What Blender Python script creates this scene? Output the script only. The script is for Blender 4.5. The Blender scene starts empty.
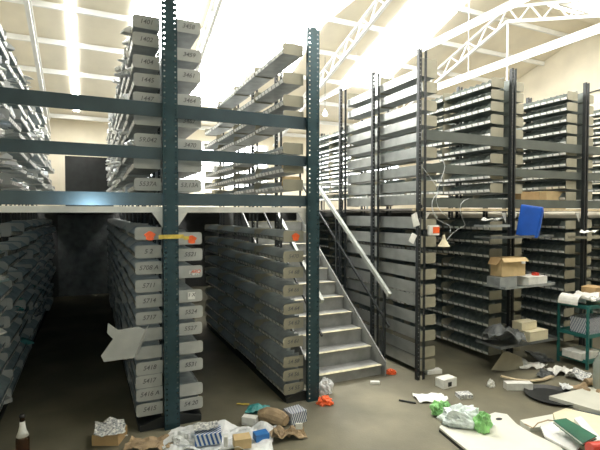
import bpy, math, random
from mathutils import Vector, Matrix, noise
random.seed(7)
sc = bpy.context.scene
C = sc.collection
PI = math.pi

# ------------------------------------------------------------------ camera
CAMZ, F = 2.15, 449.0
YAW, PITCH = math.radians(25.06), math.radians(1.53)
fw = Vector((math.sin(YAW)*math.cos(PITCH), math.cos(YAW)*math.cos(PITCH), -math.sin(PITCH)))
rt = Vector((math.cos(YAW), -math.sin(YAW), 0))
up = rt.cross(fw)
cd = bpy.data.cameras.new('camera'); cam = bpy.data.objects.new('camera', cd); C.objects.link(cam)
cam.location = (0, 0, CAMZ)
cam.rotation_euler = Matrix((rt, up, -fw)).transposed().to_euler()
cd.sensor_width = 36; cd.lens = 36*F/600; cd.clip_start = 0.05; cd.clip_end = 200
sc.camera = cam
CP = Vector((0, 0, CAMZ))
def ray(x, y): return fw + rt*((x-300)/F) + up*((225-y)/F)
def G(x, y, z=0.0):                       # measured point on a horizontal surface
    d = ray(x, y); return CP + d*((z-CAMZ)/d.z)
def PY(x, y, Y):                          # measured point on a plane Y = const
    d = ray(x, y); return CP + d*(Y/d.y)
def px(p):                                # metres per photo pixel at p
    return (Vector(p)-CP).dot(fw)/F

# ------------------------------------------------------------------ materials
def mat(name, col, rough=0.6, metal=0.0, var=0.12, scale=6.0, bump=0.0, spec=0.5, alpha=None, trans=0.0, bscale=None, col2=None):
    m = bpy.data.materials.new(name); m.use_nodes = True
    nt = m.node_tree; b = nt.nodes['Principled BSDF']
    b.inputs['Roughness'].default_value = rough; b.inputs['Metallic'].default_value = metal
    b.inputs['Specular IOR Level'].default_value = spec
    if trans: b.inputs['Transmission Weight'].default_value = trans
    tc = nt.nodes.new('ShaderNodeTexCoord'); n = nt.nodes.new('ShaderNodeTexNoise')
    n.inputs['Scale'].default_value = scale; n.inputs['Detail'].default_value = 6
    nt.links.new(tc.outputs['Object'], n.inputs['Vector'])
    cr = nt.nodes.new('ShaderNodeValToRGB')
    c2 = col2 or [c*(1-var) for c in col]; c1 = col if col2 else [min(1, c*(1+var)) for c in col]
    cr.color_ramp.elements[0].position = .35; cr.color_ramp.elements[1].position = .65
    cr.color_ramp.elements[0].color = (*c2, 1); cr.color_ramp.elements[1].color = (*c1, 1)
    nt.links.new(n.outputs['Fac'], cr.inputs['Fac']); nt.links.new(cr.outputs['Color'], b.inputs['Base Color'])
    if bump:
        n2 = nt.nodes.new('ShaderNodeTexNoise'); n2.inputs['Scale'].default_value = bscale or scale*3
        nt.links.new(tc.outputs['Object'], n2.inputs['Vector'])
        bp = nt.nodes.new('ShaderNodeBump'); bp.inputs['Strength'].default_value = bump; bp.inputs['Distance'].default_value = .02
        nt.links.new(n2.outputs['Fac'], bp.inputs['Height']); nt.links.new(bp.outputs['Normal'], b.inputs['Normal'])
    if alpha is not None: b.inputs['Alpha'].default_value = alpha
    return m
def emis(name, col, s):
    m = bpy.data.materials.new(name); m.use_nodes = True; nt = m.node_tree
    nt.nodes.clear(); e = nt.nodes.new('ShaderNodeEmission'); o = nt.nodes.new('ShaderNodeOutputMaterial')
    e.inputs['Color'].default_value = (*col, 1); e.inputs['Strength'].default_value = s
    nt.links.new(e.outputs[0], o.inputs[0]); return m
def stripes(name, a, b_, scale, rot=0.6):
    m = mat(name, a, .6); nt = m.node_tree; b = nt.nodes['Principled BSDF']
    tc = nt.nodes.new('ShaderNodeTexCoord'); mp = nt.nodes.new('ShaderNodeMapping'); mp.inputs['Rotation'].default_value = (0, .3, rot)
    w = nt.nodes.new('ShaderNodeTexWave'); w.inputs['Scale'].default_value = scale
    cr = nt.nodes.new('ShaderNodeValToRGB'); cr.color_ramp.interpolation = 'CONSTANT'
    cr.color_ramp.elements[0].color = (*a, 1); cr.color_ramp.elements[1].color = (*b_, 1); cr.color_ramp.elements[1].position = .5
    nt.links.new(tc.outputs['Object'], mp.inputs[0]); nt.links.new(mp.outputs[0], w.inputs[0]); nt.links.new(w.outputs[1], cr.inputs[0])
    nt.links.new(cr.outputs[0], b.inputs['Base Color']); return m
M = dict(
    post=mat('teal_painted_steel', (.022, .055, .066), .42, .3, .15, 9),
    postb=mat('black_painted_steel', (.018, .022, .024), .5, .2, .2, 9),
    beam=mat('slate_painted_steel', (.085, .125, .150), .2, .45, .12, 3),
    beamw=mat('slate_steel_worn', (.085, .098, .088), .5, .2, .15, 3),
    grey=mat('grey_enamel_sheet', (.40, .41, .39), .55, .1, .10, 5),
    greymid=mat('grey_steel_sheet', (.30, .325, .325), .45, .25, .18, 7),
    beige=mat('beige_enamel_sheet', (.30, .285, .215), .6, .05, .10, 5),
    panel=mat('pale_grey_panel', (.42, .44, .42), .30, .75, .15, 4),
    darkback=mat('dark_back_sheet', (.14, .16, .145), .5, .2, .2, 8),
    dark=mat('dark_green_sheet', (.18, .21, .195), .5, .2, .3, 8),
    strip=mat('grey_label_rail', (.30, .31, .29), .4, .2, .1, 6),
    tag=mat('white_label_card', (.80, .80, .76), .4, 0, .15, 14),
    ink=mat('dark_marker_ink', (.13, .13, .13), .8),
    deck=mat('galvanised_deck', (.62, .62, .58), .5, .3, .15, 4),
    deckdark=mat('grey_chipboard_deck', (.18, .17, .15), .8, 0, .2, 4),
    step=mat('grey_step_paint', (.25, .255, .245), .5, .1, .2, 5),
    nose=mat('worn_step_edge', (.46, .42, .28), .5, .1, .3, 12),
    rail=mat('pale_handrail_paint', (.40, .42, .39), .4, .2, .1, 5),
    wall=mat('cream_wall_paint', (.84, .78, .64), .9, 0, .06, 2),
    backshade=mat('painted_back_shade', (.06, .062, .06), .9),  # near-black that stands in for shade below the deck
    wallb=mat('grey_wall_paint', (.30, .29, .26), .9, 0, .1, 2),
    roof=mat('cream_roof_sheet', (.84, .78, .64), .8, 0, .05, 2),
    white=mat('white_steel_paint', (.85, .86, .84), .5, 0, .04, 4),
    paper=mat('white_paper', (.72, .72, .68), .8, 0, .1, 10, .3),
    plastic=mat('white_bag_plastic', (.75, .77, .78), .25, 0, .1, 8, .3),
    card=mat('brown_cardboard', (.46, .31, .15), .85, 0, .12, 6, .2),
    cardlt=mat('tan_cardboard', (.60, .45, .24), .85, 0, .1, 6, .2),
    cream=mat('cream_cardboard', (.68, .62, .44), .8, 0, .08, 6),
    kraft=mat('brown_kraft_paper', (.34, .25, .15), .75, 0, .25, 9, .5),
    bluep=mat('blue_plastic', (.01, .10, .52), .4, 0, .15, 4),
    blue=mat('blue_print', (.03, .17, .48), .5),
    teal=mat('teal_painted_frame', (.02, .14, .13), .4, .1, .2, 6),
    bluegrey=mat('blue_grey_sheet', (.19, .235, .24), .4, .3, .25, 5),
    tealsheet=mat('bluish_sheet_metal', (.20, .29, .31), .4, .3, .2, 8),
    tealbag=mat('teal_plastic', (.05, .28, .28), .35, 0, .2, 10, .4),
    orange=mat('orange_plastic', (.85, .13, .03), .4, 0, .2, 10),
    yellow=mat('yellow_tape', (.62, .47, .08), .5, 0, .2, 20),
    red=mat('red_plastic', (.55, .05, .03), .4),
    green=mat('green_binder', (.015, .10, .055), .5, 0, .2, 6),
    greenbag=mat('green_film', (.26, .58, .20), .3, 0, .3, 9, .4),
    film=mat('clear_film', (.72, .80, .78), .2, 0, .2, 12, .5),
    black=mat('black_rubber', (.015, .017, .017), .5, 0, .3, 6),
    darkgrey=mat('dark_grey_sheet', (.10, .11, .11), .5, .2, .3, 6, .3),
    board=mat('white_laminate_board', (.62, .62, .54), .4, 0, .05, 4),
    glass=mat('brown_bottle_glass', (.035, .013, .004), .08, 0, .1, 4, 0, .7),
    clear=mat('clear_bottle_plastic', (.55, .62, .60), .1, 0, .1, 4, trans=.6),
    wood=mat('pale_wood_strip', (.52, .43, .28), .7, 0, .2, 12),
    metalb=mat('bright_metal', (.62, .65, .68), .3, .6, .2, 15),
    sblue=stripes('blue_white_stripes', (.75, .77, .78), (.02, .10, .33), 12, .8),
    sdia=stripes('navy_white_stripes', (.72, .74, .75), (.03, .06, .16), 20, .7),
    printed=mat('printed_paper', (.78, .78, .74), .7, 0, 0, 45, 0, col2=(.16, .18, .20)),
)
def concrete():
    m = mat('worn_concrete_floor', (.205, .19, .132), .55, 0, 0, 1.3, .12, .35, bscale=60, col2=(.135, .127, .09))
    nt = m.node_tree; b = nt.nodes['Principled BSDF']
    cr = b.inputs['Base Color'].links[0].from_node
    n = nt.nodes.new('ShaderNodeTexNoise'); n.inputs['Scale'].default_value = 14; n.inputs['Detail'].default_value = 8
    r2 = nt.nodes.new('ShaderNodeValToRGB'); r2.color_ramp.elements[0].position = .35; r2.color_ramp.elements[0].color = (.65, .65, .65, 1)
    r2.color_ramp.elements[1].position = .6; r2.color_ramp.elements[1].color = (1.1, 1.1, 1.1, 1)
    mx = nt.nodes.new('ShaderNodeMix'); mx.data_type = 'RGBA'; mx.blend_type = 'MULTIPLY'; mx.inputs[0].default_value = 1
    nt.links.new(n.outputs[0], r2.inputs[0]); nt.links.new(cr.outputs[0], mx.inputs[6]); nt.links.new(r2.outputs[0], mx.inputs[7])
    nt.links.new(mx.outputs[2], b.inputs['Base Color']); return m
M['floor'] = concrete()
M['sky'] = emis('translucent_skylight', (1, .985, .94), 46.0)
M['skyfill'] = emis('added_fill_skylight', (1, .97, .88), 15.0)  # for the unseen front-slope panels, added to light tray ends and floor
M['win'] = emis('bright_window', (.95, .98, 1), 9.0)
M['lamp'] = emis('lamp_glow', (1, .95, .85), 40.0)
M['tube'] = emis('fluorescent_glow', (1, .98, .92), 6.0)

# ------------------------------------------------------------------ mesh builder
class MB:
    def __init__(s): s.v = []; s.f = []; s.m = []
    def add(s, vs, fs, mi=0, T=None):
        o = len(s.v); s.v += [tuple(T @ Vector(v)) if T else tuple(v) for v in vs]
        s.f += [tuple(i+o for i in f) for f in fs]; s.m += [mi]*len(fs); return s
    def box(s, x0, x1, y0, y1, z0, z1, mi=0, T=None):
        vs = [(x, y, z) for z in (z0, z1) for y in (y0, y1) for x in (x0, x1)]
        return s.add(vs, [(0, 2, 3, 1), (4, 5, 7, 6), (0, 1, 5, 4), (2, 6, 7, 3), (0, 4, 6, 2), (1, 3, 7, 5)], mi, T)
    def prism(s, pts, d, mi=0, T=None):                 # outline pts (3-D), extruded by vector d
        n = len(pts); d = Vector(d); vs = [Vector(p) for p in pts] + [Vector(p)+d for p in pts]
        fs = [tuple(range(n))[::-1], tuple(range(n, 2*n))] + [(i, (i+1) % n, n+(i+1) % n, n+i) for i in range(n)]
        return s.add(vs, fs, mi, T)
    def tube(s, path, r, n=8, mi=0, T=None):
        path = [Vector(p) for p in path]; rs = r if isinstance(r, (list, tuple)) else [r]*len(path); vs = []; fs = []
        for i, p in enumerate(path):
            d = (path[min(i+1, len(path)-1)]-path[max(i-1, 0)]).normalized()
            a = d.cross(Vector((0, 0, 1)) if abs(d.z) < .9 else Vector((1, 0, 0))).normalized(); b = d.cross(a)
            for k in range(n): vs.append(p + (a*math.cos(2*PI*k/n)+b*math.sin(2*PI*k/n))*rs[i])
        for i in range(len(path)-1):
            for k in range(n): fs.append((i*n+k, i*n+(k+1) % n, (i+1)*n+(k+1) % n, (i+1)*n+k))
        fs += [tuple(range(n))[::-1], tuple(range((len(path)-1)*n, len(path)*n))]
        return s.add(vs, fs, mi, T)
    def bar(s, a, b, w, h, mi=0):                       # rectangular bar a->b, width w horizontal, height h
        a = Vector(a); b = Vector(b); d = (b-a).normalized()
        side = d.cross(Vector((0, 0, 1))); side = side.normalized() if side.length > .01 else Vector((1, 0, 0))
        u = side.cross(d); side *= w/2; u *= h/2
        vs = [p+q for p in (a, b) for q in (-side-u, side-u, side+u, -side+u)]
        return s.add(vs, [(3, 2, 1, 0), (4, 5, 6, 7), (0, 1, 5, 4), (1, 2, 6, 5), (2, 3, 7, 6), (3, 0, 4, 7)], mi)
    def lathe(s, prof, n=20, mi=0, T=None):
        vs = [(r*math.cos(2*PI*k/n), r*math.sin(2*PI*k/n), z) for r, z in prof for k in range(n)]
        fs = [(i*n+k, i*n+(k+1) % n, (i+1)*n+(k+1) % n, (i+1)*n+k) for i in range(len(prof)-1) for k in range(n)]
        fs += [tuple(range(n))[::-1], tuple(range((len(prof)-1)*n, len(prof)*n))]
        return s.add(vs, fs, mi, T)
    def sheet(s, w, d, amp, seed=0, n=12, th=.004, freq=6, mi=0, T=None, curl=0):
        vs = []
        for k in (1, 0):
            for j in range(n+1):
                for i in range(n+1):
                    x = (i/n-.5)*w; y = (j/n-.5)*d
                    q = Vector((x*freq+seed*7.3, y*freq, seed))
                    e = 1+.12*noise.noise(q*1.5)
                    z = abs(noise.noise(q))*amp*2 + amp*.6*abs(noise.noise(q*2.7)) + curl*(2*x/w)**2 + .004
                    vs.append((x*e, y*e, z+k*th))
        N = (n+1)**2; fs = []
        for j in range(n):
            for i in range(n):
                a = j*(n+1)+i; q = (a, a+1, a+n+2, a+n+1); fs += [q, tuple(t+N for t in q[::-1])]
        rim = [i for i in range(n+1)] + [j*(n+1)+n for j in range(1, n+1)] + [n*(n+1)+i for i in range(n-1, -1, -1)] + [j*(n+1) for j in range(n-1, 0, -1)]
        for a, b in zip(rim, rim[1:]+rim[:1]): fs.append((b, a, a+N, b+N))
        return s.add(vs, fs, mi, T)
    def blob(s, rx, ry, rz, amp=.25, seed=0, n=18, freq=2.2, mi=0, T=None):  # crumpled bag, flat underneath
        vs = []; fs = []
        for j in range(n+1):
            th = PI*j/n
            for i in range(2*n):
                ph = PI*i/n; d = Vector((math.sin(th)*math.cos(ph), math.sin(th)*math.sin(ph), math.cos(th)))
                r = 1+amp*noise.noise(d*freq+Vector((seed*3.1, 0, 0)))*1.6+amp*.8*noise.noise(d*freq*2.8+Vector((0, seed, 0)))
                vs.append((d.x*rx*r, d.y*ry*r, max(0.002, (d.z*r*rz+rz*.45))))
        for j in range(n):
            for i in range(2*n):
                fs.append((j*2*n+i, (j+1)*2*n+i, (j+1)*2*n+(i+1) % (2*n), j*2*n+(i+1) % (2*n)))
        return s.add(vs, fs, mi, T)
    def mesh(s, name, mats, smooth=False):
        me = bpy.data.meshes.new(name); me.from_pydata(s.v, [], s.f)
        for m in mats: me.materials.append(m)
        me.polygons.foreach_set('material_index', s.m)
        if smooth: me.polygons.foreach_set('use_smooth', [True]*len(me.polygons))
        me.update(); return me
def obj(name, mb, mats, parent=None, loc=None, rz=0, smooth=False, label=None, bevel=0):
    me = mb if isinstance(mb, bpy.types.Mesh) else mb.mesh(name, mats if isinstance(mats, (list, tuple)) else [mats], smooth)
    o = bpy.data.objects.new(name, me); C.objects.link(o)
    if parent: o.parent = parent
    if loc is not None: o.location = loc
    o.rotation_euler[2] = rz
    if label: o['label'] = label
    if bevel:
        b = o.modifiers.new('edge', 'BEVEL'); b.width = bevel; b.segments = 2
    return o
def thing(name, label, cat, loc=(0, 0, 0), rz=0, group=None):
    o = bpy.data.objects.new(name, None); C.objects.link(o); o.location = loc; o.rotation_euler[2] = rz
    return tag(o, label, cat, group)
def tag(o, label, cat, group=None):
    o['label'] = label; o['category'] = cat
    if group: o['group'] = group
    return o
def struct(name, mb, mats, bevel=0):
    o = obj(name, mb, mats, bevel=bevel); o['kind'] = 'structure'; return o
_tc = {}
def textmesh(s, size, m):
    k = (s, size, m.name)
    if k not in _tc:
        cu = bpy.data.curves.new('t', 'FONT'); cu.body = s; cu.size = size; cu.align_x = 'CENTER'; cu.align_y = 'CENTER'
        cu.extrude = .0008; cu.offset = .0006; cu.shear = .25
        to = bpy.data.objects.new('t', cu); C.objects.link(to)
        me = bpy.data.meshes.new_from_object(to.evaluated_get(bpy.context.evaluated_depsgraph_get()))
        bpy.data.objects.remove(to); me.materials.clear(); me.materials.append(m); _tc[k] = me
    return _tc[k]
def writing(name, s, size, m, parent, loc, rx=PI/2, rz=0):
    o = bpy.data.objects.new(name, textmesh(s, size, m)); C.objects.link(o); o.parent = parent
    o.location = loc; o.rotation_euler = (rx, 0, rz); return o

# ------------------------------------------------------------------ building shell
XL, XR, YB, YF, RY, RZ, SL = -5.5, 10.95, 13.1, -6.0, 6.8, 6.62, .33
def roofz(Y): return RZ-SL*abs(Y-RY) if Y > .6 else RZ-SL*(RY-.6)+SL*(.6-Y)*.8
struct('floor', MB().box(XL-.2, XR+.2, YF-.2, YB+.2, -.1, 0), M['floor'])
zb = roofz(YB)
struct('wall_back', MB().box(XL, XR, YB, YB+.15, 0, zb+.1), M['wall'])
struct('shade_sheet_back', MB().box(XL, XR, YB-.012, YB-.001, 0, 2.18), M['backshade'])  # added dark sheet: under-deck shade put into the wall colour
struct('wall_front', MB().box(XL, XR, YF-.15, YF, 0, roofz(YF)+.1), M['wall'])
gable = [(YF, 0), (YB, 0), (YB, roofz(YB)), (RY, RZ), (.6, roofz(.601)), (YF, roofz(YF))]
struct('wall_right', MB().prism([(XR, y, z) for y, z in gable], (.15, 0, 0)), M['wall'])
struct('wall_left', MB().prism([(XL-.15, y, z) for y, z in gable], (.15, 0, 0)), M['wall'])
rb = MB()
prof = [(YB+.15, roofz(YB)-.05), (RY, RZ), (.6, roofz(.601)), (YF-.15, roofz(YF))]
for (ya, za), (yb, zb2) in zip(prof, prof[1:]):
    x = XL-.15
    rb.prism([(x, ya, za), (x, yb, zb2), (x, yb, zb2+.06), (x, ya, za+.06)], (XR-XL+.3, 0, 0))
struct('ceiling', rb, M['roof'])
# skylight sheets in the back slope; front-slope ones unseen, added as fill light
sky = [(.75, 1.95, 6.9, 11.6, 'sky'), (2.3, 3.4, 6.9, 11.8, 'sky'), (3.4, 4.45, 6.9, 10.0, 'sky'), (5.9, 7.1, 6.9, 10.2, 'sky'),
       (-3.2, -2.0, 6.9, 11.5, 'sky'), (-.34, -.22, 7.0, 12.6, 'sky'),
       (2.3, 3.8, 1.2, 6.6, 'skyfill'), (5.9, 7.4, 1.2, 6.6, 'skyfill'), (8.7, 9.6, 1.2, 6.4, 'skyfill')]
for n, (xa, xb, ya, yb, mk) in enumerate(sky):
    f = MB(); z0, z1 = roofz(ya), roofz(yb)
    f.prism([(xa, ya, z0-.02), (xa, yb, z1-.02), (xa, yb, z1-.005), (xa, ya, z0-.005)], (xb-xa, 0, 0))
    struct('window_%d' % (n+1), f, M[mk])
# purlins across the slopes
n = 0
for Y in [7.2, 8.15, 9.1, 10.05, 11.0, 11.95, 12.8, 5.9, 4.9, 3.9]:
    n += 1; z = roofz(Y)-.075
    struct('trim_%d' % n, MB().box(XL, XR, Y-.025, Y+.025, z-.04, z+.06), M['white'])
# roof trusses
for i, (X, pos) in enumerate([(-.9, 'above the left-hand rack'), (2.1, 'over the aisle left of the stairs'), (5.1, 'behind the stair-side rack posts'), (8.0, 'at upper right, peak in view, with a hanging rod')]):
    t = thing('roof_truss', 'white lattice roof truss, ' + pos, 'truss', (X, RY, 0), 0, 'white lattice roof trusses')
    tp, bt, wb = MB(), MB(), MB()
    for s, L in ((1, 6.0), (-1, 5.9)):
        a = Vector((0, 0, RZ-.15)); b = Vector((0, s*L, RZ-.15-SL*L)); off = Vector((0, 0, -.30))
        tp.bar(a, b, .07, .05); bt.bar(a+off, b+off, .07, .05)
        k = 22
        for j in range(k):
            p = a.lerp(b, j/k)+(off if j % 2 else Vector()); q = a.lerp(b, (j+1)/k)+(Vector() if j % 2 else off)
            wb.bar(p, q, .03, .03)
    obj('top_chord', tp, M['white'], t); obj('bottom_chord', bt, M['white'], t); obj('lattice_web', wb, M['white'], t)
    if X == 8.0: obj('hanging_rod', MB().tube([(0, 0, RZ-.42), (0, 0, 4.3)], .018), M['white'], t)
# light trunking running front to back
for X, z, yb, lab in [(6.7, 4.8, 11, 'long white lighting trunking hung low over the right-hand racks'), (5.65, 5.2, 11.5, 'long white lighting trunking rising to the top edge, middle of three'), (3.4, 5.2, 10.5, 'long white lighting trunking just right of the stair-side post top')]:
    t = thing('light_trunking', lab, 'light fitting', (X, 0, z), 0, 'white lighting trunkings')
    w = .11 if X == 6.7 else .07
    obj('housing', MB().box(-w/2, w/2, 3.0, yb, 0, .07), M['white'], t)
    obj('tube', MB().tube([(0, 3.2, -.03), (0, yb-.2, -.03)], .018), M['tube'], t)
    hb = MB()
    for Y in (4, 6.6, 9): hb.tube([(0, Y, .07), (0, Y, roofz(Y)-z-.01)], .006, 6)
    obj('hanger', hb, M['white'], t)
for (x, y, Y, lab) in [(228, 107, 8.8, 'small glowing lamp hanging beyond the rack left of the stairs'), (325, 114, 9.3, 'small glowing lamp hanging beyond the stairs')]:
    p = PY(x, y, Y); t = thing('hanging_lamp', lab, 'lamp', p)
    obj('bulb', MB().lathe([(.001, -.055), (.04, -.04), (.055, 0), (.04, .04), (.02, .07)], 14), M['lamp'], t, smooth=True)
    obj('cap', MB().lathe([(.022, .068), (.022, .11), (.004, .12)], 10), M['white'], t)
    obj('cord', MB().tube([(0, 0, .12), (0, 0, roofz(Y)-p.z-.01)], .004, 5), M['black'], t)
# back wall: door and windows, conduit on the right wall
d = struct('door_1', MB().box(-.75, .6, YB-.07, YB-.01, 0, 2.1), M['darkgrey'])
struct('window_11', MB().box(1.3, 5.0, YB-.03, YB-.01, 2.9, 4.2), M['win'])
struct('window_12', MB().box(6.5, 10.0, YB-.03, YB-.01, 2.9, 4.2), M['win'])
for k, (xa, xb) in enumerate([(1.3, 5.0), (6.5, 10.0)]):
    m = MB(); c = (xb-xa)/5
    for j in range(6): m.box(xa+j*c-.03, xa+j*c+.03, YB-.06, YB-.03, 2.87, 4.23)
    m.box(xa, xb, YB-.06, YB-.031, 3.5, 3.56)
    struct('trim_%d' % (20+k), m, M['white'])
p1 = MB(); X = XR-.03
p1.tube([(X, 4, 5.15), (X, 7.6, 5.02), (X, 7.62, 5.15), (X, 9.8, 5.08)], .015, 6)
tag(obj('conduit', p1, M['beamw']), 'thin grey cable conduit with a step in it on the cream right wall', 'pipe')
t = thing('roof_gantry', 'pale steel portal frame standing at the far end of the left aisle', 'frame', (-.1, 12.4, 2.2))
obj('crossbar', MB().box(-.55, .75, -.06, .06, 1.42, 1.60), M['wall'], t)
for sx in (-.55, .67): obj('leg', MB().box(sx, sx+.09, -.05, .05, 0, 1.42), M['wall'], t)
obj('back_panel', MB().box(-.44, .65, .0, .03, 0, 1.35), M['black'], t)

# ------------------------------------------------------------------ racks
FY = 4.55      # front plane of the posts
PT = .95       # bay pitch
SY = FY+.09    # first shelf starts
SD, SLN = .25, .93
def end_outline(h, d=SD):
    pts = [(0, 0), (d-.022, 0), (d-.006, .007), (d, .022), (d, h-.024), (d-.007, h-.007), (d-.026, h), (0, h)]
    return pts
def shelf_mb(h=.125, back=False, ndiv=8, L=SLN, mi_end=0, mi_in=1, T=None, mb=None, seed=0):
    m = mb or MB(); e = end_outline(h)
    for y in (0, L-.003): m.prism([(x, y, z) for x, z in e], (0, .003, 0), mi_end, T)
    m.box(0, SD-.012, 0.003, L-.003, .008, .012, mi_in, T)                 # tray bottom
    m.prism([(SD-.012, .003, .008), (SD-.001, .003, .052), (SD-.005, .003, .054), (SD-.016, .003, .012)], (0, L-.006, 0), mi_in, T)  # front lip
    bh = {True: h, False: .05}.get(back, back)
    m.box(0, .004, 0.003, L-.003, .012, bh, 2 if back is not False else mi_in, T)
    rr = random.Random(seed)
    for k in range(1, ndiv):
        y = k*L/ndiv+rr.uniform(-.008, .008)
        m.prism([(.006, y, .013), (SD-.017, y, .013), (SD-.012, y, .062), (.17, y, (h if back is False or back == .16 else .07)-.008), (.006, y, (h if back is False or back == .16 else .07)-.003)], (0, .0025, 0), mi_in, T)
    return m
def strip_mb(L=SLN, n=8, seed=0, T=None, mb=None, skip=.15):
    m = mb or MB(); rr = random.Random(seed); c = L/n; ys = []; mi = []
    for k in range(n):
        ys += [k*c+.012, k*c+c-.014]; mi += [0 if rr.random() > skip else 1, 1]
    pr = [(SD-.009, .012), (SD+.002, .046), (SD+.004, .046), (SD-.006, .012)]
    vs = [(x, y, z) for y in ys for x, z in pr]; o = len(ys)-1
    for i in range(o):
        for j in range(4):
            m_ = mi[i]; q = (i*4+j, i*4+(j+1) % 4, (i+1)*4+(j+1) % 4, (i+1)*4+j)
            if i == 0 and j == 0: base = len(m.v); m.v += [tuple(T @ Vector(v)) if T else v for v in vs]
            m.f.append(tuple(t+base for t in q)); m.m.append(m_)
    m.f += [tuple(base+t for t in (3, 2, 1, 0)), tuple(base+o*4+t for t in (0, 1, 2, 3))]; m.m += [0, 1]
    return m
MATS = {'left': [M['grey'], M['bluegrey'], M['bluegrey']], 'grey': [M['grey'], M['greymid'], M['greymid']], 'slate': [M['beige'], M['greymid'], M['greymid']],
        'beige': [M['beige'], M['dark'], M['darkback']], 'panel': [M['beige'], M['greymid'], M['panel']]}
_sm = {}
def shelf_me(kind, h, back, sd):
    k = (kind, h, back, sd)
    if k not in _sm:
        me = shelf_mb(h, back, seed=sd).mesh('shelf', MATS[kind]); st = strip_mb(seed=sd*5+1).mesh('label_strip', [M['tag'], M['strip']]); _sm[k] = (me, st)
    return _sm[k]
def post_mb(w, H, solid=.5, gap=False):
    # two slotted angle strips back to back
    m = MB(); e = w*(1-solid)/2; y0 = 0
    if gap: m.box(-w/2+e*.9, -w*.17, y0, y0+.004, 0, H); m.box(w*.17, w/2-e*.9, y0, y0+.004, 0, H)
    else: m.box(-w/2+e, w/2-e, y0, y0+.004, 0, H)
    for s in (-1, 1):
        xa, xb = sorted((s*w/2, s*(w/2-e))); q = e*.30
        m.box(xa, xa+q, y0, y0+.004, 0, H); m.box(xb-q, xb, y0, y0+.004, 0, H)
        z = 0.0
        while z < H-.03:
            m.box(xa+q, xb-q, y0, y0+.004, z, z+(.036 if solid > .41 else .043)); z += .052
        m.box(s*w/2-.0015, s*w/2+.0015, y0+.004, y0+.05, 0, H)
    return m
POSTF = {k: post_mb(w, H, s, g).mesh('upright_post', [mm]) for k, (w, H, s, g, mm) in dict(
    c=(.142, 4.58, .45, False, M['post']), a=(.142, 4.22, .42, False, M['post']), b=(.12, 4.22, .40, True, M['postb']), r=(.088, 4.2, .40, True, M['postb'])).items()}
def rack(X, label, sides, nb, kind, front, rear='r', levels=None, h=.125, codes=None, back=False, ends=None, jitter=.006, upto=4.3):
    """one bolted row of shelving seen end-on: uprights, trays on one or both sides"""
    t = thing('shelving_rack', label, 'shelving rack', (X, FY, 0), 0, 'rows of grey slotted-angle shelving')
    obj('upright_post', POSTF[front], None, t, (0, -.02, 0))
    for k in range(1, nb+1):
        obj('upright_post', POSTF[rear], None, t, (0, .055+k*PT, 0))
    allsh = []
    for s, lv, n in sides:
        for k in range(n):
            for li, z in enumerate(lv):
                allsh.append((k, s, li, z))
    allsh.sort(key=lambda q: (q[0], q[1], -q[3]))
    rest, rs = MB(), MB()
    for i, (k, s, li, z) in enumerate(allsh):
        r = random.Random(i*31+int(X*100)); dz = r.uniform(-jitter, jitter) if k == 0 else r.uniform(-.012, .012)
        hh = h; sd = r.randint(0, 3); tilt = r.uniform(-.012, .012) if k else 0
        if ends and (s, li) in ends: hh = ends[(s, li)]
        x = s*.075 + (r.uniform(-.01, .02)*s if k else r.uniform(0, .008)*s)
        if X < 0: x += r.uniform(0, .09); dz += r.uniform(-.02, .02); tilt *= 3
        y = .09+k*PT + (SLN if s < 0 else 0)
        if i < 100:
            bk = (.12 if z > 2.9 else .14 if z > 2.2 else .165) if back is True else back
            me, st = shelf_me(kind, hh, bk, sd)
            o = bpy.data.objects.new('shelf', me); C.objects.link(o); o.parent = t; o.location = (x, y, z+dz)
            o.rotation_euler = (tilt, 0, 0 if s > 0 else PI)
            q = bpy.data.objects.new('label_strip', st); C.objects.link(q); q.parent = o
            if k == 0 and codes and codes.get((s, li)):
                if s > 0: writing('handwritten_code', codes[(s, li)], .062, M['ink'], o, (.125, -.0012, hh*.52))
                else: writing('handwritten_code', codes[(s, li)], .062, M['ink'], o, (.125, SLN+.0012, hh*.52), PI/2, PI)
        else:
            T = Matrix.Translation((x, y, z+dz)) @ Matrix.Rotation(tilt, 4, 'X') @ Matrix.Rotation(0 if s > 0 else PI, 4, 'Z')
            shelf_mb(hh, (.12 if back is True else back), seed=sd, T=T, mb=rest); strip_mb(seed=sd*5+1, T=T, mb=rs)
    if rest.v:
        o = obj('shelf', rest, MATS[kind], t); o['kind'] = 'stuff'
        obj('label_strip', rs, [M['tag'], M['strip']], o)['kind'] = 'stuff'
    w = .30
    for s, lv, n in sides:
        if kind in ('panel', 'beige'): continue
        m = MB(); m.prism([(s*.03, .05, 0), (s*w, .05, 0), (s*w, .05, .055), (s*.10, .05, .11), (s*.03, .05, .11)], (0, .03, 0))
        obj('base_plinth', m, M['black'], t)
        m = MB(); a, b = sorted((s*.075, s*.31)); m.box(a, b, .085, .10+(n-.02)*PT, .0, .06); obj('base_rail', m, M['black'], t)
    return t
def seq(a, b, st): 
    o = []; 
    while a > b: o.append(a); a -= st
    return o
up_l = [3.95, 3.77, 3.56, 3.39, 3.20, 3.01, 2.80, 2.58, 2.37]
up_r = [3.97, 3.69, 3.48, 3.23, 3.02, 2.77, 2.57, 2.37]
lo_l = [1.88, 1.71, 1.54, 1.37, 1.21, 1.045, .88, .71, .545, .41, .28, .13]
lo_r = [1.83, 1.66, 1.48, 1.24, 1.07, .90, .70, .52, .26, .12]
cod = {}
for i, s in enumerate(['1401', '1402', '1404', '1445', '1447', '', '59,042', '', '5537A', '', '5 2', '5708 A', '5711', '5714', '5717', '', '', '5418', '5417', '5416 A', '5415']): cod[(-1, i)] = s
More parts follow.
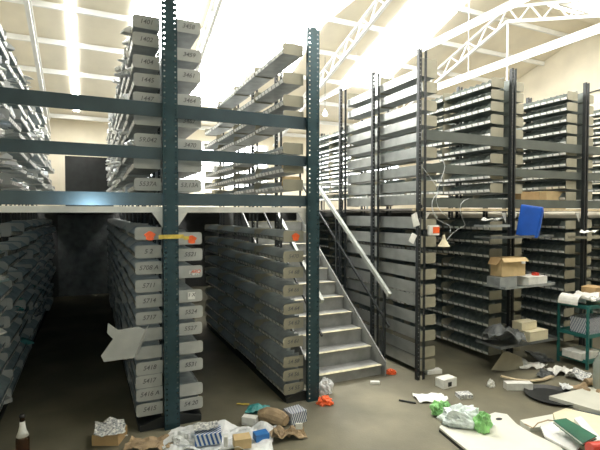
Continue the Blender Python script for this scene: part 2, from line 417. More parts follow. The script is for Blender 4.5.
for i, s in enumerate(['3458', '3459', '3461', '3464', '3467', '3470', '', '53,13A', '', '5521', '', '', '5524', '5527', '', '5531', '', '54 20']): cod[(1, i)] = s
rack(.72, 'grey double-sided shelving rack with the tall teal post and yellow tape, centre left', [(-1, up_l+lo_l, 8), (1, up_r+lo_r, 3)], 8, 'grey', 'c', codes=cod)
u2 = [3.92, 3.60, 3.345, 3.17, 2.82, 2.60, 2.40]
l2 = [1.82, 1.59, 1.41, 1.21, 1.0, .835, .62, .385, .235, .085]
cod = {}
for i, s in enumerate(['', '', '', '', '', '', '', '', '5470', '54 68', '54 66', '54 64', '54 62', '54 61', '54 58', '54 56', '54 55']): cod[(-1, i)] = s
rk2 = rack(2.29, 'one-sided grey shelving rack with long sagging trays just left of the stairs', [(-1, u2+l2, 4)], 4, 'slate', 'a', codes=cod)
u3 = [3.92, 3.72, 3.48, 3.29, 3.09, 2.88, 2.65, 2.44, 2.26]
l3 = [1.93, 1.70, 1.49, 1.27, 1.07, .90, .67, .45, .24, .06]
rack(3.84, 'shelving rack with flat pale back panels and beige tray ends, right of the stairs', [(1, u3+l3, 2)], 2, 'panel', 'b', 'b', back=True, h=.14, ends={(1, 0): .24})
u5 = [3.93, 3.77, 3.60, 3.42, 3.24, 3.06, 2.86, 2.64, 2.44]
l5 = seq(1.90, .03, .2)
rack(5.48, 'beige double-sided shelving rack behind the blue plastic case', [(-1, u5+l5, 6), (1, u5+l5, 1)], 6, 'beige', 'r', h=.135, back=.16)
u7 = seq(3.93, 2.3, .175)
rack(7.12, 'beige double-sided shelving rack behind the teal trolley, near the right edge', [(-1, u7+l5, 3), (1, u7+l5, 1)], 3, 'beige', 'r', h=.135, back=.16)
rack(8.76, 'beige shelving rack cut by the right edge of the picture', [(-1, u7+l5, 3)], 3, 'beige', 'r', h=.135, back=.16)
uL = seq(3.93, 2.3, .21); lL = seq(1.88, .1, .19)
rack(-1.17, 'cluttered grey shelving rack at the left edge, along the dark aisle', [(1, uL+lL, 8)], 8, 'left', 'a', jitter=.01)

# ------------------------------------------------------------------ mezzanine deck and beams
t = thing('mezzanine_deck', 'pale-edged steel mezzanine deck carried by the rack posts at mid height', 'mezzanine deck', (0, FY, 0))
DZ0, DZ1 = 2.155, 2.213
rows = [-1.17, .72, 2.29, 3.84, 5.48, 7.12, 8.76]
for a, b in zip([XL+.1]+rows, rows+[XR-.1]):
    xa = a+.08 if a in rows else a; xb = b-.08 if b in rows else b; n = 3.1 if (a, b) == (2.29, 3.84) else .085
    obj('deck_plate', MB().box(xa, xb, n, 8.5, 2.185, 2.212), M['deckdark'], t)
obj('edge_channel', MB().box(XL+.1, 2.37, .033, .075, DZ0, DZ1), M['deck'], t)
obj('edge_channel', MB().box(3.76, XR-.1, .033, .075, 2.178, DZ1), M['wood'], t)
for X in rows:
    for s in (-1, 1):
        if (X, s) in ((2.29, 1), (3.84, -1)): continue
        x0 = X+s*.072
        obj('gusset', MB().prism([(x0, .036, DZ0), (x0+s*.10, .036, DZ0), (x0, .036, DZ0-.15)], (0, .008, 0)), M['deck'], t)
for nm, z, hh in (('top', 3.16, .135), ('middle', 2.735, .115), ('bottom', 2.285, .125)):
    for xa, xb, side, mk in ((-3.2, 2.37, 'crossing the left aisle and centre rack', 'beam'), (3.90, 10.4, 'crossing the right-hand racks', 'beamw')):
        m = MB(); m.box(xa, xb, 0, .004, -hh/2, hh/2); m.box(xa, xb, .004, .028, hh/2-.004, hh/2); m.box(xa, xb, .004, .028, -hh/2, -hh/2+.004)
        tag(obj('guard_beam', m, M[mk], loc=(0, FY+.036, z)), 'dark slate steel beam, %s of three, %s' % (nm, side), 'beam', 'horizontal steel guard beams')

# ------------------------------------------------------------------ stairs
SX0, SX1, SYS, GO, RI, N = 2.42, 3.52, 4.90, .25, .187, 11
t = thing('staircase', 'grey steel staircase with worn treads rising to the mezzanine', 'staircase', (SX0, SYS, 0))
W = SX1-SX0
for k in range(N):
    z = .13+k*RI; y = k*GO
    st = obj('step', MB().box(.03, W-.03, y, y+GO+(.02 if k < N-1 else -.02), z-.03, z), M['step'], t)
    obj('riser', MB().box(.03, W-.03, y+.015, y+.02, max(0, z-RI+.001), z-.03), M['step'], t)
    obj('worn_nosing', MB().box(.03, W-.03, y-.012, y+.05, z, z+.004), M['nose'], st)
L = N*GO; sl = RI/GO
for x in (0, W-.02):
    obj('stringer', MB().prism([(x, -.06, 0), (x, .22, 0), (x, L-.01, 2.0), (x, L-.01, 2.2), (x, L-.02, 2.205), (x, -.06, .19)], (.02, 0, 0)), M['step'], t)
def railing(x, y0, y1, name):
    za = lambda y: .13+sl*y
    h = thing(name[0], name[1], 'railing', (SX0+x, SYS, 0))
    obj('handrail', MB().bar((0, y0, za(y0)+1.0), (0, y1, za(y1)+1.0), .045, .055), M['rail'], h)
    obj('middle_rail', MB().bar((0, y0, za(y0)+.58), (0, y1, za(y1)+.58), .02, .028), M['postb'], h)
    for y in (y0+.12, (y0+y1)/2, y1-.05): obj('rail_post', MB().bar((0, y, 0 if y < .3 else za(y)-.06), (0, y, za(y)+.98), .03, .035), M['postb'], h)
railing(W+.035, -.08, 2.75, ('stair_railing', 'pale handrail over a dark middle rail on the right side of the stairs'))
railing(.13, -.08, 2.70, ('stair_railing', 'pale handrail on the left side of the stairs, mostly behind the teal post'))
t = thing('guard_rail', 'pale horizontal guard rail at the head of the stairs', 'railing', (3.62, 7.72, 2.215))
obj('top_bar', MB().box(-1.2, 1.6, -.02, .02, .45, .50), M['rail'], t)
for x in (-1.1, .2, 1.5): obj('rail_post', MB().box(x-.015, x+.015, -.015, .015, 0, .45), M['rail'], t)

# ------------------------------------------------------------------ camera-side details on the racks
t = thing('warning_tape', 'strip of yellow tape with orange patches tied round the teal post', 'tape', (.72, FY-.03, 1.92))
obj('tape_band', MB().box(-.12, .12, -.006, -.002, -.022, .018).box(.12, .17, -.006, -.002, -.035, .0), M['yellow'], t)
for x, z, rr in ((-.20, .01, .045), (.20, -.035, .042)):
    obj('orange_patch', MB().prism([(x+rr*(1+.25*math.sin(5*a))*math.cos(a), .025, z+rr*math.sin(a)) for a in [i*PI/9 for i in range(18)]], (0, -.03, 0)), M['orange'], t)
for (x, z, c, lab, Wd, Hh) in [(.97, 1.535, 'printed', 'small printed sticker with orange lettering on a tray end beside the teal post', .11, .05), (.935, 1.30, 'paper', 'white square sticker with two drawn marks on a tray end', .075, .075)]:
    s = thing('sticker', lab, 'sticker', (x, SY-.004, z))
    obj('backing', MB().box(-Wd/2, Wd/2, -.001, .002, -Hh/2, Hh/2), M[c], s)
    if c == 'paper': writing('drawn_mark', '1 X', .05, M['ink'], s, (0, -.002, .008))
    else: writing('lettering', 'ARO', .045, M['orange'], s, (0.01, -.002, .012))
p = PY(296, 237, SY-.01)
tag(obj('orange_sticker', MB().prism([(.045*(1+.2*math.sin(5*a))*math.cos(a), 0, .045*math.sin(a)) for a in [i*PI/9 for i in range(18)]], (0, .004, 0)), M['orange'], loc=(p.x, SY-.006, p.z)), 'orange sticker on the highest tray end below the deck, left of the stairs', 'sticker')
# bent tray hanging into the left aisle
pts = [(108, 323), (118, 330), (139, 327), (145, 330), (134, 358), (104, 362), (101, 356), (113, 339), (107, 333)]
pts = [PY(x, y, 4.46) for x, y in pts]
m = MB(); m.prism([p-pts[0] for p in pts], (0, .012, 0)); q = [PY(145, 330, 4.46)-pts[0], PY(134, 358, 4.46)-pts[0]]
m.prism([q[0], q[1], q[1]+Vector((.05, .12, .0)), q[0]+Vector((.05, .12, .02))], (0, .005, 0))
tag(obj('bent_panel', m, M['grey'], loc=pts[0]), 'bent Y-shaped pale metal panel sticking out of the centre rack into the dark aisle', 'metal panel')

# ------------------------------------------------------------------ loose goods in the racks
def carton(name, lab, cat, loc, w, d, h, m, rz=0, lid=True, group=None, rx=0):
    t = thing(name, lab, cat, loc, rz, group); t.rotation_euler[0] = rx
    obj('body', MB().box(-w/2, w/2, -d/2, d/2, 0, h), M[m], t, bevel=.003)
    if lid: obj('lid_flap', MB().box(-w/2-.004, w/2+.004, -d/2-.004, 0-.002, h, h+.004).box(-w/2-.004, w/2+.004, .002, d/2+.004, h, h+.004), M[m], t)
    return t
# left rack clutter, upper and lower tiers
protos = []
for k in range(5):
    m = MB()
    if k == 0: m.sheet(.16, .22, .03, 3, 8)
    elif k == 1: m.box(-.05, .05, -.06, .06, 0, .07).box(-.03, .03, -.09, -.06, .0, .04)
    elif k == 2: m.tube([(-.1, 0, .02), (.03, .02, .03), (.1, .08, .02)], [.018, .02, .012], 8)
    elif k == 3: m.blob(.07, .08, .05, .3, 5, 8)
    else: m.prism([(-.08, -.05, 0), (.08, -.05, 0), (.08, -.05, .02), (.0, -.05, .09), (-.08, -.05, .02)], (0, .1, 0))
    protos.append(m)
pm = {}
def part_me(k, mk):
    if (k, mk) not in pm: pm[(k, mk)] = protos[k].mesh('spare_part', [M[mk]])
    return pm[(k, mk)]
rr = random.Random(3)
for i in range(210):
    upper = i < 150
    z = rr.choice(uL if upper else lL)+.014; y = 4.68+(rr.random()**1.6)*5.5
    k = rr.randrange(5); mk = rr.choice(['metalb', 'paper', 'paper', 'plastic', 'metalb', 'greymid', 'plastic'] if upper else ['greymid', 'tealsheet', 'grey', 'tealsheet', 'paper', 'tealbag'])
    o = bpy.data.objects.new('spare_part', part_me(k, mk)); C.objects.link(o)
    o.location = (-1.17+.075+.15+rr.uniform(-.03, .13 if upper else .12), y, z+.002); o.rotation_euler[2] = rr.uniform(0, 6.28)
    s = rr.uniform(.8, 1.5) if upper else rr.uniform(.9, 1.5); o.scale = (s, s, s*(.8 if upper else .6))
    tag(o, 'small loose part lying in a %s tray of the left-edge rack' % ('brightly lit upper' if upper else 'dim lower'), 'spare part', 'loose parts in the %s trays of the left rack' % ('upper' if upper else 'lower'))
for i in range(140):
    z = rr.choice(up_l)+.014; y = 4.78+(rr.random()**1.3)*5.5; k = rr.randrange(5)
    o = bpy.data.objects.new('spare_part', part_me(k, rr.choice(['metalb', 'paper', 'plastic']))); C.objects.link(o)
    o.location = (.72-.075-.16-rr.uniform(-.03, .12), y, z+.002); o.rotation_euler[2] = rr.uniform(0, 6.28); o.scale = (.9, .9, .9)
    tag(o, 'small bright part poking from an upper tray on the aisle side of the centre rack', 'spare part', 'loose parts in the upper trays of the centre rack')
# boxes behind the tray ends of the rack left of the stairs
for (z, lab) in [(2.60, 'upper'), (2.40, 'lower')]:
    carton('carton', 'small tan carton in the %s of two trays above the bottom beam, by the stairs' % lab, 'box', (2.29-.20, FY+.16, z+.014), .2, .08, .15, 'cardlt', lid=False)
for i, z in enumerate([2.82, 2.60, 2.40]):
    carton('carton', ['pale carton with an orange mark behind the centre rack, highest of three', 'pale carton behind the centre rack, middle of three', 'pale carton behind the centre rack, lowest of three'][i], 'box', (2.09, 7.9, z+.014+.0), .20, .2, .14, 'cream' if i else 'paper', lid=False)
# deck goods on the right
for (x0, x1, y, hpx, mk, lab) in [(519, 543, 203.5, 8, 'card', 'brown carton on the deck edge right of the rack post with the blue case'), (544, 570, 203.5, 9, 'cardlt', 'light tan carton on the deck edge beside the brown one')]:
    p = PY((x0+x1)/2, y, FY+.20); w = (x1-x0)*px(p)*1.12
    carton('carton', lab, 'box', (p.x, p.y+.12, 2.213), w, .22, hpx*px(p)+.14, mk, lid=False)
# pulled-out trays with goods in front of rack 5.48
def pulled(X0, X1, z, lab, y0=4.22, y1=4.60, mk='greymid'):
    t = thing('pulled_out_tray', lab, 'tray', ((X0+X1)/2, (y0+y1)/2, z)); w = (X1-X0)/2; d = (y1-y0)/2
    obj('tray_bottom', MB().box(-w, w, -d, d, 0, .006), M[mk], t)
    obj('tray_rim', MB().box(-w, w, -d-.004, -d, 0, .035).box(-w-.004, -w, -d, d, 0, .035).box(w, w+.004, -d, d, 0, .035), M[mk], t)
    return t
def at(x, y, Y): return PY(x, y, Y)
a = at(481, 237, 4.44); b = at(546, 237, 4.40)
pulled(a.x, b.x, a.z-.02, 'dark metal tray sticking out under the blue case', 4.28, 4.55, 'darkgrey')
p = at(528, 236, 4.38)
t = thing('plastic_case', 'blue plastic case standing tilted at the deck edge', 'case', (p.x, 4.40, a.z-.010)); t.rotation_euler = (.04, .16, -1.15)
obj('shell', MB().box(-.14, .14, -.045, .045, 0, .44), M['bluep'], t, bevel=.012)
obj('cover', MB().box(-.125, .125, -.047, -.037, .02, .42), M['bluep'], t, bevel=.004)
obj('side_channel', MB().box(.142, .150, -.03, .03, .03, .41), M['bluep'], t)
p = at(539, 232, 4.42)
carton('paper_wad', 'small cream paper wad squeezed behind the blue case', 'paper', (p.x, 4.47, a.z-.012), .09, .05, .12, 'cream', lid=False)
a = at(493, 287, 4.40); b = at(546, 287, 4.34); zt = a.z-.008
pulled(a.x, b.x, zt, 'grey tray pulled out under the cardboard box and white carton', 4.20, 4.56)
p = at(509, 277, 4.36); s = px(p)
t = thing('cardboard_box', 'open tan cardboard box resting on a pulled-out grey bin', 'box', (p.x, 4.38, zt+.155), -.08)
w, d, h = .21, .10, .25
obj('body', MB().box(-w, w, -d, -d+.005, 0, h).box(-w, w, d-.005, d, 0, h).box(-w, -w+.005, -d, d, 0, h).box(w-.005, w, -d, d, 0, h).box(-w, w, -d, d, 0, .005), M['cardlt'], t)
obj('flap', MB().prism([(-w, -d, h), (w, -d, h), (w+.01, -d-.05, h-.05), (-w-.01, -d-.05, h-.05)], (0, 0, .004)), M['cardlt'], t)
obj('flap', MB().prism([(-w, -d, h), (-w, d, h), (-w-.07, d-.02, h-.09), (-w-.07, -d+.02, h-.09)], (0, 0, .004)), M['card'], t)
obj('sticker', MB().box(.08, .15, -d-.058, -d-.055, h-.075, h-.045), M['paper'], t)
p2 = at(503, 286, 4.36)
carton('storage_bin', 'dark grey storage bin under the tan cardboard box', 'bin', (p2.x, 4.38, zt+.008), .33, .22, .143, 'greymid', lid=False)
p2 = at(530, 286, 4.33)
carton('carton', 'white shallow carton beside the dark grey bin on the pulled-out tray', 'box', (p2.x+.02, 4.34, zt+.008), .38, .24, .12, 'paper')
p2 = at(536, 274, 4.33)
tag(obj('small_tin', MB().lathe([(.05, 0), (.05, .035), (.02, .04)], 14), M['red'], loc=(p2.x, 4.34, zt+.134)), 'small red lid lying on the white shallow carton', 'lid')
a = at(500, 343, 4.35); zt = a.z-.01; b = at(546, 343, 4.32)
pulled(at(488, 343, 4.35).x, b.x, zt, 'lowest pulled-out tray, holding cream cartons', 4.15, 4.56, 'darkgrey')
p = at(529, 342, 4.3)
carton('carton', 'cream carton lying on the lowest pulled-out tray', 'box', (p.x+.05, 4.29, zt+.008), .36, .22, .14, 'cream')
carton('carton', 'cream carton stacked on top of another on the lowest pulled-out tray', 'box', (p.x-.02, 4.36, zt+.158), .30, .16, .10, 'cream')
p = at(505, 343, 4.33)
m = MB().sheet(.50, .34, .13, 9, 14, .006, 4)
tag(obj('crumpled_bag', m, M['darkgrey'], loc=(p.x-.05, 4.31, zt+.04), rz=-.5), 'dark grey crumpled plastic bag beside the cream cartons', 'bag')
# goods near the stair-side black post
t = thing('hanging_papers', 'white paper slips taped to the black post right of the stairs', 'paper', (3.84, FY-.025, 2.0))
pa = PY(416, 220, FY-.03)
obj('paper_slip', MB().sheet(.10, .17, .015, 2, 8, T=Matrix.Translation((pa.x-3.84-.03, -.01, pa.z-2.0)) @ Matrix.Rotation(PI/2, 4, 'X') @ Matrix.Rotation(.3, 4, 'Z')), M['paper'], t)
pa = PY(413, 238, FY-.03)
obj('paper_slip', MB().sheet(.08, .12, .015, 5, 8, T=Matrix.Translation((pa.x-3.84-.02, -.01, pa.z-2.0)) @ Matrix.Rotation(PI/2, 4, 'X') @ Matrix.Rotation(-.5, 4, 'Z')), M['paper'], t)
pa = PY(432, 230, FY-.03)
t = thing('parts_packet', 'orange and white packet hanging beside the black post', 'packet', (pa.x, FY-.05, pa.z-.07))
obj('body', MB().box(-.08, .09, -.02, .02, 0, .13), M['paper'], t, bevel=.008)
obj('printed_panel', MB().box(-.02, .085, -.024, -.021, .03, .11), M['orange'], t)
pa = PY(440, 243, FY-.03)
tag(obj('paper_cone', MB().lathe([(.08, 0), (.06, .03), (.025, .09), (.012, .15)], 14), M['cream'], loc=(pa.x, FY-.1, pa.z-.04)), 'cream cone of paper on the tray end below the orange packet', 'paper')
m = MB()
for k, (c0, c1) in enumerate([((437, 150), (445, 222)), ((432, 190), (446, 235)), ((470, 150+50), (452, 240)), ((428, 170), (440, 215))]):
    pth = []
    for i in range(13):
        f_ = i/12; x = c0[0]+(c1[0]-c0[0])*f_+6*math.sin(f_*7+k*1.7); y = c0[1]+(c1[1]-c0[1])*f_+3*math.cos(f_*9+k)
        pth.append(PY(x, y, FY-.03-.02*math.sin(f_*5+k)))
    m.tube(pth, .004, 5)
tag(obj('loose_wire', m, M['metalb']), 'tangle of thin wires dangling over the deck edge right of the black post', 'wire')
for (x0, x1, y, hp, Y, mk, lab) in [(578, 600, 232, 11, 4.40, 'paper', 'crumpled white wrapping on the tray at the right edge, under the deck'), (497, 487, 222, 4, 4.5, 'printed', 'striped paper bundle under the deck left of the blue case')]:
    p = PY((x0+x1)/2, y, Y); tag(obj('wrapping', MB().sheet(.30, .16, .05, 4, 10), M[mk], loc=(p.x, Y, p.z-(.03 if x0 > 500 else .0)), rz=.2), lab, 'paper')
a = PY(590, 236, 4.4)
pulled(a.x-.3, a.x+.3, a.z-.03, 'tray pulled out under the deck at the right edge', 4.25, 4.55, 'beige')
a = PY(491, 226, 4.5)
pulled(a.x-.25, a.x+.25, a.z-.015, 'tray pulled out under the deck left of the blue case', 4.40, 4.56, 'greymid')

# ------------------------------------------------------------------ teal trolley
t = thing('trolley', 'teal steel trolley with three shelves loaded with paper, right edge', 'trolley', (6.15, 3.86, 0))
for x, y in ((0, 0), (0, .42), (.75, 0), (.75, .42)): obj('leg', MB().box(x-.015, x+.015, y-.015, y+.015, .0, .87), M['teal'], t)
for z in (.10, .45, .85):
    s = obj('shelf', MB().box(.016, .734, .016, .404, z, z+.012), M['teal'], t)
    obj('rim', MB().box(.016, .734, -.012, 0, z-.02, z+.03).box(-.012, 0, .016, .404, z-.02, z+.03).box(.016, .734, .42, .432, z-.02, z+.03), M['teal'], s)
tag(obj('paper_stack', MB().sheet(.42, .30, .03, 11, 10, .03, curl=.05), M['paper'], loc=(6.36, 4.07, .895), rz=.3), 'curled white paper pile on top of the teal trolley', 'paper')
m = MB()
pr = [(.13*math.cos(a), 0, .13*math.sin(a)) for a in [PI*i/10 for i in range(11)]]
pr += [(.118*math.cos(a), 0, .118*math.sin(a)) for a in [PI*i/10 for i in range(10, -1, -1)]]
m.prism(pr, (0, .26, 0))
tag(obj('paper_arch', m, M['paper'], loc=(6.17, 3.96, .88), rz=.15), 'white sheet bent into an arch at the near-left corner of the trolley top', 'paper')
tag(obj('newspaper', MB().sheet(.36, .26, .06, 6, 12, .01, 8), M['printed'], loc=(6.52, 3.90, .895), rz=-.2), 'crumpled printed papers at the front of the trolley top', 'paper')
carton('cardboard_box', 'orange-brown carton on the trolley top at the right edge', 'box', (6.72, 4.16, .863), .26, .2, .20, 'card', rz=.2)
carton('paper_bundle', 'pale carton on the middle trolley shelf', 'box', (6.42, 4.02, .463), .42, .26, .22, 'sdia', lid=False)
carton('paper_bundle', 'white bundle on the bottom trolley shelf', 'box', (6.3, 4.05, .113), .4, .28, .10, 'paper', lid=False)

# ------------------------------------------------------------------ rubbish on the floor
def fsheet(name, lab, x, y, wpx, d, mk, amp=.03, seed=1, rz=0, cat='paper', th=.004, n=12, freq=7, z=0):
    p = G(x, y, z); w = wpx*px(p)
    return tag(obj(name, MB().sheet(w, d, amp, seed, n, th, freq), M[mk], loc=p, rz=rz-YAW), lab, cat)
def fbox(name, lab, x, y, wpx, d, hpx, mk, rz=0, cat='box', z=0, lid=False):
    p = G(x, y, z); s = px(p)
    return carton(name, lab, cat, p, wpx*s, d, hpx*s, mk, rz-YAW, lid)
def fblob(name, lab, x, y, wpx, d, hpx, mk, seed=1, rz=0, cat='bag', amp=.3, z=0):
    p = G(x, y, z); s = px(p)
    return tag(obj(name, MB().blob(wpx*s/2, d/2, hpx*s*.7, amp, seed), M[mk], loc=p, rz=rz-YAW, smooth=False), lab, cat)
# bottle in the foreground at left
p = G(23, 464)
t = thing('beer_bottle', 'large brown glass beer bottle with a pale neck label, bottom left corner', 'bottle', p)
prf = [(.030, 0), (.036, .006), (.037, .02), (.037, .15), (.033, .175), (.020, .205), (.0145, .23), (.0135, .285), (.0155, .287), (.0155, .30), (.011, .302)]
t.scale = (1.42, 1.42, 1.42)
obj('glass_body', MB().lathe(prf, 24), M['glass'], t, smooth=True)
obj('neck_label', MB().lathe([(.0345, .172), (.0217, .205), (.0160, .235), (.0150, .262), (.0140, .262), (.0146, .235), (.0203, .205), (.033, .172)], 24), M['paper'], t, smooth=True, label='pale neck label')
obj('mouth', MB().lathe([(.0165, .286), (.0165, .298), (.012, .304)], 20), M['black'], t)
fbox('cardboard_piece', 'trampled cardboard carton lying by the foot of the centre rack, left side', 110, 440, 26, .22, 10, 'card')
fsheet('newspaper', 'crumpled printed sheet on the trampled cardboard in the left aisle', 110, 430, 28, .30, 'printed', .05, 5, .4, z=.11)
fsheet('packing_paper', 'crumpled brown packing paper in front of the centre post', 150, 446, 46, .22, 'kraft', .05, 8)
fsheet('paper_scrap', 'small white paper scrap beside the foot of the centre rack', 124, 437, 6, .05, 'paper', .02, 2)
m = MB().sheet(1.0, .50, .055, 12, 34, .004, 5)
tag(obj('plastic_bag', m, M['plastic'], loc=G(221, 441), rz=-YAW), 'large flattened white plastic bag spread under the striped boxes', 'bag')
fblob('plastic_bag', 'puffed end of white plastic on the floor right below the teal post', 188, 446, 34, .16, 13, 'plastic', 3, cat='bag')
fbox('striped_box', 'blue and white striped box lying on the white bag, near the centre post', 208, 441, 26, .16, 11, 'sblue', .25, z=.05)
fsheet('printed_leaflet', 'printed leaflet on the blue and white striped box', 206, 428, 24, .14, 'printed', .02, 4, .3, z=.165)
fbox('carton', 'small brown carton sitting in the middle of the white bag', 242, 446, 17, .12, 10, 'cardlt', .3, z=.04)
fbox('white_box', 'upright narrow white box between the striped box and the brown carton', 226, 446, 4, .04, 10, 'paper', z=.05)
fbox('blue_box', 'small blue and white box at the right end of the white bag', 261, 439, 14, .10, 7, 'blue', .45, z=.04)
fbox('white_box', 'small white carton leaning behind the white bag', 250, 424, 15, .08, 8, 'paper', -.25, z=.0)
fsheet('plastic_wrap', 'crumpled teal and clear plastic wrap left of the brown paper bundle', 258, 414, 24, .18, 'tealbag', .05, 9, cat='plastic')
p = G(272, 424)
m = MB().tube([(-.13, .06, .07), (-.06, .03, .085), (.03, 0, .08), (.11, -.05, .075), (.15, -.08, .07)], [.05, .075, .08, .07, .05], 12)
tag(obj('paper_roll', m, M['kraft'], loc=p, rz=-YAW), 'bulging brown paper roll left of the navy striped box', 'paper')
fbox('striped_box', 'navy and white striped box at the foot of the post left of the stairs', 295, 421, 18, .16, 12, 'sdia', .6)
fsheet('crushed_carton', 'crushed olive-brown carton in front of the navy striped box', 288, 437, 34, .20, 'kraft', .09, 14, .35, 'box', .006)
fbox('white_tag', 'small white tag standing on the crushed olive-brown carton', 299, 429, 7, .02, 6, 'paper', z=.09)
fsheet('paper_scrap', 'small yellow scrap in the aisle behind the rubbish', 243, 405, 12, .04, 'yellow', .01, 3)
t = fblob('plastic_bag', 'small white plastic bag at the foot of the post by the stairs', 326, 393, 13, .12, 15, 'plastic', 6)
fblob('orange_wrapper', 'orange wrapper under the small white bag by the stairs', 325, 404, 15, .12, 7, 'orange', 2, cat='wrapper')
fblob('orange_wrapper', 'small orange wrapper at the right foot of the stairs', 391, 374, 9, .08, 5, 'orange', 8, cat='wrapper')
fbox('paper_scrap', 'tiny white carton at the bottom right corner of the stairs', 375, 384, 9, .04, 3, 'paper', cat='paper')
fsheet('paper_sheet', 'crumpled white sheet on the floor in front of the black post', 430, 399, 30, .22, 'paper', .03, 16, .1)
m = MB().tube([G(399, 400, .012), G(407, 401.5, .014), G(416, 403, .012)], .010, 6)
tag(obj('dark_stick', m, M['black']), 'short dark stick on the floor left of the crumpled white sheet', 'stick')
fbox('white_box', 'flat white booklet at the foot of the beige rack behind the black post', 433, 373, 16, .1, 4, 'paper', .2)
t = fbox('carton', 'grey-white carton with a dark opening on the floor right of the black post', 446, 386, 18, .14, 9, 'paper', .5)
obj('opening', MB().box(-.04, .02, -.073, -.071, .02, .075), M['black'], t)
fbox('printed_packet', 'small printed packet lying in the middle of the floor', 464, 397, 14, .12, 4, 'printed', .15)
fblob('paper_scrap', 'small white paper ball right of the printed packet', 491, 387, 7, .07, 7, 'paper', 4, cat='paper')
fblob('plastic_bag', 'clear and white crumpled plastic film between two green ends', 463, 424, 46, .26, 17, 'film', 5, z=.05)
fblob('green_wrapper', 'bright green plastic wrapper at the left end of the clear film', 440, 414, 18, .16, 13, 'greenbag', 7, cat='wrapper', z=.02)
fblob('green_wrapper', 'bright green plastic wrapper at the right end of the clear film', 482, 430, 15, .16, 17, 'greenbag', 9, cat='wrapper', z=.05)
# white rounded board
out = [(439, 427), (447, 420), (484, 416), (495, 412), (507, 414), (517, 424), (532, 433), (560, 446), (575, 462), (530, 480), (500, 470), (466, 449)]
P = [G(x, y, .05) for x, y in out]; o0 = P[0].copy()
t = thing('laminate_board', 'large white laminate board with rounded corner, bottom right foreground', 'board', o0-Vector((0, 0, .05)))
obj('top_sheet', MB().prism([p-o0+Vector((0, 0, .028)) for p in P], (0, 0, .022)), M['board'], t, bevel=.003)
obj('core', MB().prism([p-o0 for p in P], (0, 0, .028)), M['black'], t)
c = G(499, 419, .05)-o0
obj('grip_hole', MB().prism([(c.x+.04*math.cos(a), c.y+.025*math.sin(a), .0501) for a in [i*PI/8 for i in range(16)]], (0, 0, .001)), M['black'], t)
def slab(name, lab, pts, z0, th, mk, cat='board'):
    P = [G(x, y, z0+th) for x, y in pts]; o0 = P[0].copy(); o0.z = z0
    return tag(obj(name, MB().prism([Vector((p.x-o0.x, p.y-o0.y, 0)) for p in P], (0, 0, th)), M[mk], loc=o0), lab, cat)
slab('white_board', 'white board lying behind the large rounded board', [(520, 420), (558, 413), (566, 424), (530, 428)], 0, .045, 'board')
slab('white_board', 'white board with a corner pointing left, beside the black tray at right', [(549, 396), (589, 387), (622, 393), (622, 414), (596, 410)], 0, .05, 'board')
slab('blue_board', 'thin slate-blue panel under the white board at the right edge', [(572, 409), (600, 414), (615, 420), (600, 422), (575, 414)], 0, .02, 'beam')
slab('cardboard_sheet', 'opened cream cardboard sheet at the right edge', [(553, 413), (566, 408), (618, 420), (618, 446), (585, 440), (557, 424)], .0, .10, 'cream', 'cardboard')
slab('paper_sheet', 'white paper sheet propped left of the green folder', [(540, 425), (556, 421), (583, 440), (575, 452), (545, 436)], .055, .02, 'paper', 'paper')
slab('paper_sheet', 'white folded sheet lying on the cream cardboard, right of the green folder', [(574, 418), (581, 416), (603, 440), (594, 441)], .105, .03, 'paper', 'paper')
pts = [(553, 420), (566, 418), (597, 436), (583, 443)]
P = [G(x, y, .19) for x, y in pts]; o0 = P[0].copy(); o0.z = .16
t = thing('green_folder', 'dark green folder lying on the cardboard, bottom right', 'folder', o0)
Q = [Vector((p.x-o0.x, p.y-o0.y, 0)) for p in P]; cc = sum(Q, Vector())/4
obj('back_cover', MB().prism(Q, (0, 0, .005)), M['green'], t)
obj('pages', MB().prism([q.lerp(cc, .06)+Vector((0, 0, .006)) for q in Q], (0, 0, .018)), M['paper'], t)
obj('cover', MB().prism([q+Vector((0, 0, .025)) for q in Q], (0, 0, .005)), M['green'], t)
p = G(601, 455, .11)
tag(obj('red_can', MB().tube([(-.11, -.02, .06), (.18, .02, .06)], .055, 18), M['red'], loc=p, rz=-YAW), 'red cylindrical can lying in the bottom right corner', 'can')
p = G(599, 392)
t = thing('plastic_bottle', 'large clear plastic bottle standing at the right edge', 'bottle', p)
obj('bottle_body', MB().lathe([(.06, 0), (.068, .02), (.068, .22), (.06, .24), (.068, .26), (.068, .34), (.03, .43), (.018, .45), (.018, .48)], 18), M['clear'], t, smooth=True)
obj('liquid', MB().lathe([(.055, .008), (.062, .02), (.062, .14)], 18), M['yellow'], t)
# round black tray, strips and paper heap
p = G(552, 397)
m = MB().lathe([(.26, 0), (.30, .03), (.30, .035), (.255, .008)], 28)
tag(obj('black_tray', m, M['black'], loc=p, rz=0), 'round shallow black tray on the floor left of the right-hand white board', 'tray')
m = MB(); pth = [G(501, 376, .05), G(515, 379.5, .04), G(530, 381, .03), G(543, 379.5, .03), G(552, 376, .04)]
for q0, q1 in zip(pth, pth[1:]): m.bar(q0, q1, .05, .014)
tag(obj('wood_strip', m, M['wood']), 'curved pale strip lying on the floor in front of the paper heap', 'strip')
fbox('white_box', 'long white box on the floor in front of the curved pale strip', 518, 389, 26, .10, 7, 'paper', 0)
g = G(506, 371.5); m = MB(); fp = lambda L: [PY(x, y, g.y)-g for x, y in L]
m.prism(fp([(491, 370.5), (503, 353), (507, 352), (521, 358), (524, 371), (505, 371.5)]), (.02, .006, 0))
tag(obj('fallen_panel', m, M['beige'], loc=g+Vector((0, 0, .006))), 'beige bent sheet standing on the floor below the lowest pulled-out tray', 'metal sheet')
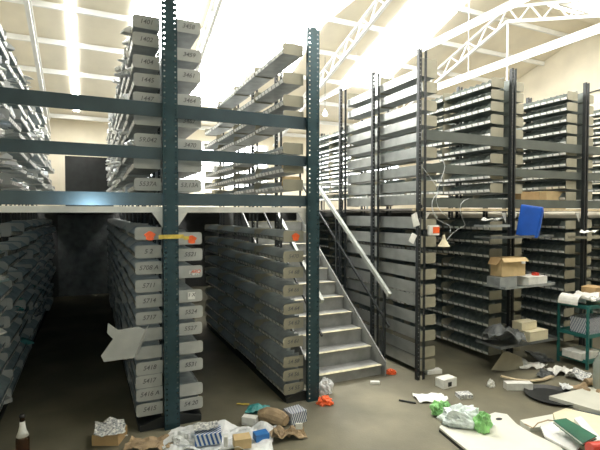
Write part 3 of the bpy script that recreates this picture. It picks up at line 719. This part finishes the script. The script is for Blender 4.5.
for i, (x, y, w, d, mk, lab) in enumerate([(530, 367, 28, .22, 'paper', 'crumpled white paper heap nearest the fallen beige sheet'), (560, 373, 26, .2, 'paper', 'crumpled white paper in front of the teal trolley'),
        (578, 378, 22, .2, 'printed', 'crumpled black and white printed paper by the trolley leg'), (545, 376, 20, .16, 'darkgrey', 'dark crumpled wrapping between the white papers'),
        (566, 390, 22, .1, 'plastic', 'small crumpled white film beside the black tray'), (540, 358, 36, .2, 'darkgrey', 'dark flattened bag at the foot of the right-hand rack'),
        (585, 392, 26, .14, 'kraft', 'crumpled brown wrapping against the plastic bottle')]):
    fsheet('crumpled_paper', lab, x, y, w, d, mk, .06 if i != 5 else .03, 20+i, .3*i, z=0)
p = G(590, 386); tag(obj('cardboard_tube', MB().tube([(-.05, 0, .05), (.12, .03, .05)], .045, 14), M['kraft'], loc=p, rz=-YAW), 'short brown cardboard tube left of the plastic bottle', 'tube')
m = MB(); m.tube([G(525, 424, .06), G(533, 428, .09), G(538, 423, .13), G(548, 420, .11), G(556, 421, .12)], .006, 6)
tag(obj('cord', m, M['kraft']), 'thin brown cord looping over the white boards', 'cord')

# ------------------------------------------------------------------ lights
def light(name, typ, loc, e, col=(1, 1, 1), size=None, rot=None, sy=None):
    l = bpy.data.lights.new(name, typ); l.energy = e; l.color = col
    if typ == 'AREA':
        l.size = size
        if sy: l.shape = 'RECTANGLE'; l.size_y = sy
    elif size: l.shadow_soft_size = size
    o = bpy.data.objects.new(name, l); C.objects.link(o); o.location = loc
    if rot: o.rotation_euler = rot
    return o
light('camera_flash', 'POINT', (.03, .02, CAMZ+.06), 125, (.68, .90, 1), .03)
w = bpy.data.worlds.new('world'); sc.world = w; w.use_nodes = True
w.node_tree.nodes['Background'].inputs[0].default_value = (.8, .87, 1, 1); w.node_tree.nodes['Background'].inputs[1].default_value = .5
sc.view_settings.view_transform = 'Standard'; sc.view_settings.look = 'None'; sc.view_settings.gamma = 1
sc.view_settings.exposure = -0.68
sc.cycles.use_denoising = True
sc.cycles.max_bounces = 8; sc.cycles.diffuse_bounces = 5
sc.cycles.sample_clamp_indirect = 6
